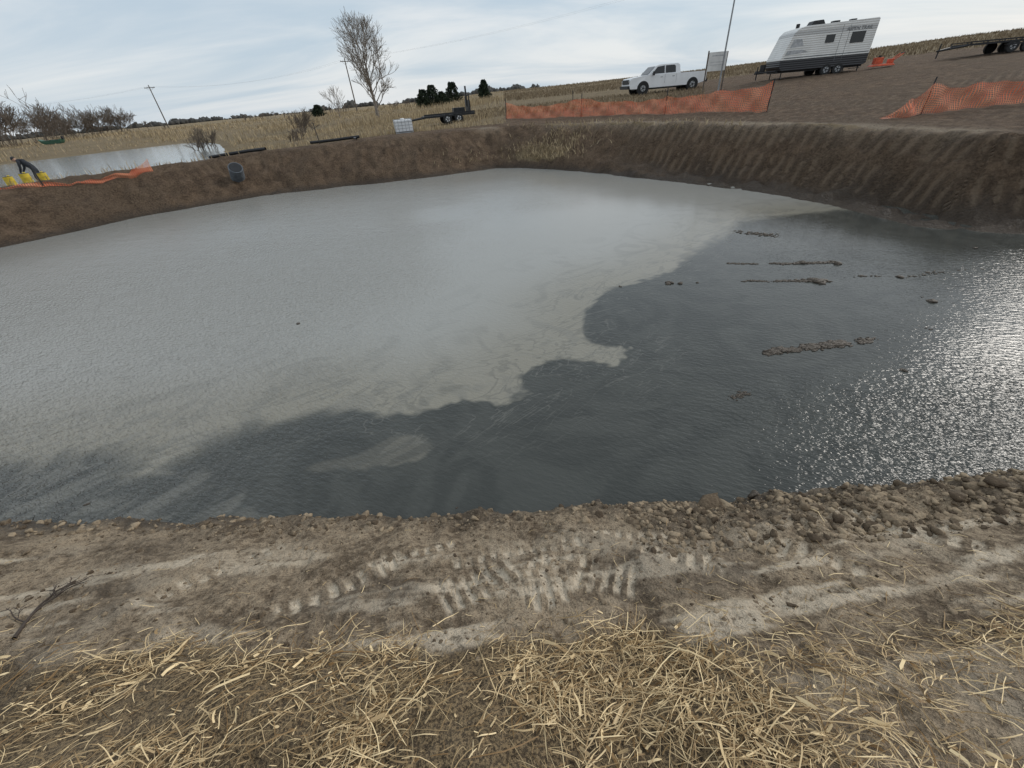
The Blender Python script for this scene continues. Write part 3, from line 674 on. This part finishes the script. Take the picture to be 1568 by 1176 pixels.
x_,y_=AT(1104,114,34.5);z=gz(x_,y_);m=MB();m.cyl((x_,y_,z-.3),(x_,y_,z+8.5),.06,.035,12);m.cyl((x_,y_,z+8.5),(x_,y_,z+8.6),.07,.07,12);m.done("flagpole",simple("pole_aluminium",(.28,.29,.30),.4,.4),None)
x_,y_=AT(1350,97,35);z=gz(x_,y_);e=empty("plate_compactor",(x_,y_,z),-.2)
m=MB();m.box((0,0,.16),(1.5,.6,.12),None,(.85,.85));m.box((-.3,0,.42),(.5,.4,.36));m.box((.5,0,.35),(.3,.3,.25));m.cyl((.6,-.2,.4),(1.1,-.2,.75),.03);m.cyl((.6,.2,.4),(1.1,.2,.75),.03);m.done("machine_body",simple("red_orange_paint",(.62,.09,.03),.45),e,.03)
m=MB();m.cyl((-.3,-.1,.6),(-.3,-.1,.7),.1);m.cyl((1.1,-.25,.75),(1.1,.25,.75),.03);m.done("handle",M_blk,e)
# ------------------------------------------------------------------ orange safety fences
t=NT("orange_fence_mesh");uv=t.attr('uvm','Vector');s2=t.N('ShaderNodeSeparateXYZ');t.L(uv,s2.inputs[0])
gx=t.math('ABSOLUTE',t.math('SINE',t.math('MULTIPLY',s2.outputs[0],math.pi/.07)));gy=t.math('ABSOLUTE',t.math('SINE',t.math('MULTIPLY',s2.outputs[1],math.pi/.07)))
hole=t.math('MULTIPLY',t.ramp(gx,.36,.5),t.ramp(gy,.28,.4))
n1=t.noise(2.0,4);t.L(t.mix(t.ramp(n1,.3,.7),(.80,.15,.055),(.95,.33,.16)),t.b.inputs['Base Color']);t.b.inputs['Roughness'].default_value=.5
tr=t.N('ShaderNodeBsdfTransparent');mx=t.N('ShaderNodeMixShader');t.L(hole,mx.inputs[0]);t.L(t.b.outputs[0],mx.inputs[1]);t.L(tr.outputs[0],mx.inputs[2]);t.L(mx.outputs[0],t.out.inputs[0]);M_net=t.m
def net(name,path,tops,stakes,nz=8,fold=.06,sh=1.35,lift=0.03):
    e=empty(name,(0,0,0));V=[];uvv=[];cols=0;acc=0
    for k in range(len(path)-1):
        a=Vector(path[k]);b=Vector(path[k+1]);L=(b-a).length;n=max(4,int(L/.14));nrm=Vector((-(b-a).y,(b-a).x)).normalized()
        for q in range(n+(k==len(path)-2)):
            s_=q/n;p=a.lerp(b,s_);hT=tops[k]*(1-s_)+tops[k+1]*s_-.10*math.sin(math.pi*s_)+.03*math.sin(acc*3.1+s_*L*5)
            z0=gz(p.x,p.y)
            for w in range(nz):
                q2=w/(nz-1);o=fold*(math.sin((acc+s_*L)*4+q2*3)+.6*math.sin((acc+s_*L)*9-q2*5))*math.sin(math.pi*q2*.9+.2)
                V.append((p.x+nrm.x*o,p.y+nrm.y*o,z0+lift+(hT-lift)*q2));uvv.append((acc+s_*L,q2*max(hT,.9),0))
            cols+=1
        acc+=L
    i_=np.arange(cols-1)[:,None]*nz;j_=np.arange(nz-1)[None,:];Fa=np.stack([i_+j_,i_+nz+j_,i_+nz+j_+1,i_+j_+1],-1).reshape(-1,4)
    npmesh("netting",V,Fa,M_net,True,{'uvm':('FLOAT_VECTOR',np.array(uvv))},e)
    m=MB()
    for k in stakes:
        p=path[k];z0=gz(*p);m.cyl((p[0],p[1]+.03,z0-.3),(p[0]+.02,p[1]+.03,z0+sh),.022,None,8)
    m.done("stakes",M_blk,e)
net("orange_safety_fence",[AT(775,177,31),AT(830,176,29),AT(890,174,27),AT(955,174,25.5),AT(1018,174,23.7),AT(1100,174,21.8),AT(1174,172,20)],[.88,.66,.90,.62,.74,.84,1.05],[0,2,4,6],fold=.10,sh=1.12)
net("orange_safety_fence",[AT(1350,184,14.6),AT(1385,178,14.8),AT(1412,172,15.4),AT(1490,170,15.4),AT(1580,168,15.2),AT(1700,170,15.4)],[.06,.55,.84,.72,.80,.82],[2,4],fold=.10,sh=1.0)
# low fence along the crest of the left berm, following the pond edge
lf=[]
A_=Vector(W0(0,380));B_=Vector(W0(400,300));dirv=(B_-A_).normalized();nrm_=Vector((-dirv.y,dirv.x))
for s_ in (-4,-2,0,2,3.6,4.9,5.6): q=A_+dirv*s_+nrm_*2.75;lf.append((q.x,q.y))
net("orange_safety_fence",lf,[.24,.22,.22,.20,.22,.32,.52],[1,3],sh=.8)
for (u,v,Y,h) in ((492,226,25,.9),(878,172,27.6,1.2)):
    x_,y_=AT(u,v,Y);z=gz(x_,y_);m=MB();m.cyl((x_,y_,z-.2),(x_-.05,y_,z+h),.02,None,8);m.cyl((x_-.05,y_,z+h),(x_-.05,y_,z+h+.04),.03,None,8);m.done("marker_stake",M_blk)
# ------------------------------------------------------------------ pipe & hoses on left bank
x_,y_=HIT(367,276,15,30);z=gz(x_,y_);e=empty("corrugated_pipe",(x_,y_,z+.26));e.rotation_euler=(math.radians(42),math.radians(8),.5)
m=MB()
for k in range(9): m.cyl((0,0,-.38+k*.085),(0,0,-.38+k*.085+.06),.295,.295,24);
m.cyl((0,0,-.38),(0,0,.36),.27,.27,24,caps=True);m.done("pipe_wall",simple("grey_plastic",(.11,.125,.14),.5),e,.008)
m=MB();m.cyl((0,0,.35),(0,0,.372),.25,.25,24);m.done("pipe_mouth",M_blk,e)
def hose(name,pts2,r_):
    P_=[];n=8
    for k in range(len(pts2)-1):
        a,b=Vector(pts2[k]),Vector(pts2[k+1])
        for q in range(n): P_.append(a.lerp(b,q/n))
    P_.append(Vector(pts2[-1]));s_=[]
    zs=np.array([gz(p.x,p.y) for p in P_]);kk_=5;zp=np.pad(zs,kk_,mode='edge');zs=np.array([zp[i_:i_+2*kk_+1].mean() for i_ in range(len(zs))])+.03
    Q=[(p.x,p.y+.04*math.sin(i_*.5),zs[i_]+r_*.9) for i_,p in enumerate(P_)]
    for k in range(len(Q)-1): s_.append((*Q[k],*Q[k+1],r_,r_))
    return tubes(name,s_,M_blk,sides=10)
hose("drain_hose",[AT(322,243,25.0),AT(345,240,24.9),AT(370,240,24.8),AT(410,236,24.6)],.08)
hose("drain_hose",[AT(478,228,25.6),AT(515,222,25.6),AT(552,218,25.6)],.07)
hose("drain_hose",[AT(545,222,25.3),AT(552,235,24.3)],.045)
M_yel=simple("yellow_plastic",(.62,.46,.04),.45)
for (u,v,Y,h) in ((10,270,22.4,.50),(38,270,21.9,.50),(64,268,22.4,.46)):
    x_,y_=AT(u,v,Y);z=gz(x_,y_);e=empty("yellow_drum",(x_,y_,z),random.random())
    m=MB();m.cyl((0,0,0),(0,0,h),.19,.18,20);m.cyl((0,0,h*.33),(0,0,h*.37),.20,None,20);m.cyl((0,0,h*.66),(0,0,h*.7),.195,None,20);m.cyl((.05,0,h),(.05,0,h+.06),.05,None,10);m.done("drum_body",M_yel,e,.015)
    m=MB();m.cyl((0,0,h+.002),(0,0,h+.02),.165,None,20);m.done("lid",M_blk,e)
x_,y_=AT(58,268,26.2);z=gz(x_,y_)
e=empty("worker",(x_,y_,z),math.radians(20))
def skinfig(name,chain,mat,parent,root=0):
    vs=[c[0] for c in chain];ed=[(c[1],i_) for i_,c in enumerate(chain) if c[1] is not None]
    me=D.meshes.new(name);me.from_pydata(vs,ed,[]);ob=D.objects.new(name,me);scene.collection.objects.link(ob);ob.parent=parent
    sk=ob.modifiers.new("s",'SKIN')
    for i_,c in enumerate(chain):
        me.skin_vertices[0].data[i_].radius=(c[2],c[2])
    me.skin_vertices[0].data[root].use_root=True
    sb=ob.modifiers.new("sub",'SUBSURF');sb.levels=sb.render_levels=2;me.materials.append(mat);return ob
body=[((0,0,.92),None,.16),((-.12,0,1.12),0,.15),((-.28,0,1.28),1,.18),((-.38,0,1.34),2,.13),((-.46,0,1.38),3,.06),
  ((.02,-.1,.86),0,.11),((-.06,-.13,.48),5,.085),((.05,-.14,.10),6,.06),((-.1,-.14,.04),7,.05),
  ((.02,.1,.86),0,.11),((-.02,.13,.48),9,.085),((.1,.14,.10),10,.06),((-.05,.14,.04),11,.05),
  ((-.36,-.2,1.28),3,.075),((-.42,-.24,1.0),13,.058),((-.56,-.2,.78),14,.040),
  ((-.36,.2,1.28),3,.075),((-.44,.24,1.0),16,.058),((-.60,.18,.80),17,.040)]
skinfig("clothed_body",body,simple("dark_workwear",(.025,.028,.035),.85),e)
M_skin=simple("skin",(.45,.27,.19),.5)
for sy,(hx,hy,hz_) in ((-1,(-.56,-.2,.78)),(1,(-.60,.18,.80))):
    ch=[((hx,hy,hz_),None,.03),((hx-.04,hy,hz_-.07),0,.032)]
    for k in range(4):
        ch.append(((hx-.06,hy+(k-1.5)*.022,hz_-.10),1,.010));ch.append(((hx-.05,hy+(k-1.5)*.024,hz_-.145+.008*abs(k-1.5)),len(ch)-1,.008))
    ch.append(((hx-.01,hy-sy*.04,hz_-.07),1,.011));ch.append(((hx-.02,hy-sy*.045,hz_-.11),len(ch)-1,.009))
    skinfig("hand",ch,M_skin,e)
HX,HZ=-.56,1.42
m=MB();r_=bmesh.ops.create_uvsphere(m.bm,u_segments=16,v_segments=12,radius=.105)
for v_ in m.bm.verts: v_.co=Vector((v_.co.x*1.0,v_.co.y*.82,v_.co.z*1.15));v_.co=Matrix.Rotation(math.radians(-50),3,'Y')@v_.co+Vector((HX,0,HZ))
m.box((HX-.095,0,HZ-.045),(.035,.025,.05));m.box((HX,-.088,HZ-.01),(.03,.02,.05));m.box((HX,.088,HZ-.01),(.03,.02,.05));m.done("head",M_skin,e,0,True)
m=MB();bmesh.ops.create_uvsphere(m.bm,u_segments=16,v_segments=12,radius=.118)
for v_ in m.bm.verts: v_.co=Vector((v_.co.x,v_.co.y*.85,max(v_.co.z,.0)*1.1));v_.co=Matrix.Rotation(math.radians(-40),3,'Y')@v_.co+Vector((HX+.01,0,HZ+.02))
m.done("beanie_hat",M_blk,e,0,True)
x_,y_=AT(86,224,78);z=gz(x_,y_);e=empty("green_boat",(x_,y_,max(z,.8)+.05),.2)
m=MB();m.prism([(-1.4,.2),(-1.1,.0),(1.1,.0),(1.3,.2),(1.4,.6),(1.0,.5),(-1.2,.5),(-1.7,.7)],-.6,.6,lambda X_,Z_:(1-.25*max(0,.7-Z_))*(1-.3*max(0,-X_-.8)));m.done("hull",simple("green_paint",(.04,.11,.07),.5),e,.04)
m=MB();m.box((0,0,.53),(.3,1.1,.06));m.box((.8,0,.53),(.3,1.1,.06));m.box((1.5,0,.7),(.25,.3,.4));m.done("seats",M_blk,e,.01)
# dead branch lying at left foreground
segs=[];random.seed(5)
a=W0(95,868,.75);b=W0(-10,960,.95)
dv=Vector((a[0]-b[0],a[1]-b[1],0))
grow(segs,Vector((b[0],b[1],0)),dv.normalized(),dv.length*.45,.010,3,.6,.0,.0016,(1,2))
sa_=np.array(segs)
for c0 in (0,3):
    zz_=ground(sa_[:,c0],sa_[:,c0+1]);sa_[:,c0+2]=zz_+.015+np.abs(sa_[:,c0+2])*.25
tubes("dead_branch",sa_,simple("dark_twig",(.07,.052,.04),.9),sides=5)
# ------------------------------------------------------------------ sky, sun
wd=D.worlds.new("World");scene.world=wd;wd.use_nodes=True;nt=wd.node_tree;N_=nt.nodes;Lk=nt.links;bg=N_["Background"]
SAZ,SEL=math.radians(66),math.radians(31)
sky=N_.new('ShaderNodeTexSky');sky.sky_type='NISHITA';sky.sun_disc=False;sky.sun_elevation=SEL;sky.sun_rotation=SAZ;sky.air_density=1;sky.dust_density=1.5
tc=N_.new('ShaderNodeTexCoord');sp=N_.new('ShaderNodeSeparateXYZ');Lk.new(tc.outputs['Generated'],sp.inputs[0])
def mth(op,a,b):
    n=N_.new('ShaderNodeMath');n.operation=op
    for i_,v_ in enumerate((a,b)):
        if isinstance(v_,(int,float)): n.inputs[i_].default_value=v_
        else: Lk.new(v_,n.inputs[i_])
    return n.outputs[0]
den=mth('ADD',mth('MAXIMUM',sp.outputs[2],0.0),.16)
cb=N_.new('ShaderNodeCombineXYZ');Lk.new(mth('DIVIDE',sp.outputs[0],den),cb.inputs[0]);Lk.new(mth('DIVIDE',sp.outputs[1],den),cb.inputs[1])
mp_=N_.new('ShaderNodeMapping');Lk.new(cb.outputs[0],mp_.inputs[0]);mp_.inputs['Rotation'].default_value=(0,0,.35);mp_.inputs['Scale'].default_value=(.36,.68,1)
nz=N_.new('ShaderNodeTexNoise');nz.inputs['Scale'].default_value=1.0;nz.inputs['Detail'].default_value=6;nz.inputs['Roughness'].default_value=.55;nz.inputs['Distortion'].default_value=.7;Lk.new(mp_.outputs[0],nz.inputs['Vector'])
mr=N_.new('ShaderNodeMapRange');mr.interpolation_type='SMOOTHSTEP';mr.inputs[1].default_value=.34;mr.inputs[2].default_value=.66;Lk.new(nz.outputs[0],mr.inputs[0])
cm=N_.new('ShaderNodeMix');cm.data_type='RGBA';Lk.new(mr.outputs[0],cm.inputs[0]);cm.inputs[6].default_value=(5.4,6.5,7.5,1);cm.inputs[7].default_value=(8.3,8.6,8.8,1)
m2=N_.new('ShaderNodeMix');m2.data_type='RGBA';m2.inputs[0].default_value=.88;Lk.new(sky.outputs[0],m2.inputs[6]);Lk.new(cm.outputs[2],m2.inputs[7])
Lk.new(m2.outputs[2],bg.inputs[0]);bg.inputs[1].default_value=.1
sun=D.lights.new("sun",'SUN');sun.energy=1.3;sun.angle=math.radians(20);sun.color=(1,.94,.86);so=D.objects.new("sun",sun);scene.collection.objects.link(so)
dv=Vector((math.sin(SAZ)*math.cos(SEL),math.cos(SAZ)*math.cos(SEL),math.sin(SEL)));so.rotation_euler=dv.to_track_quat('Z','Y').to_euler()
scene.view_settings.view_transform='Standard';scene.view_settings.look='None';scene.view_settings.exposure=0
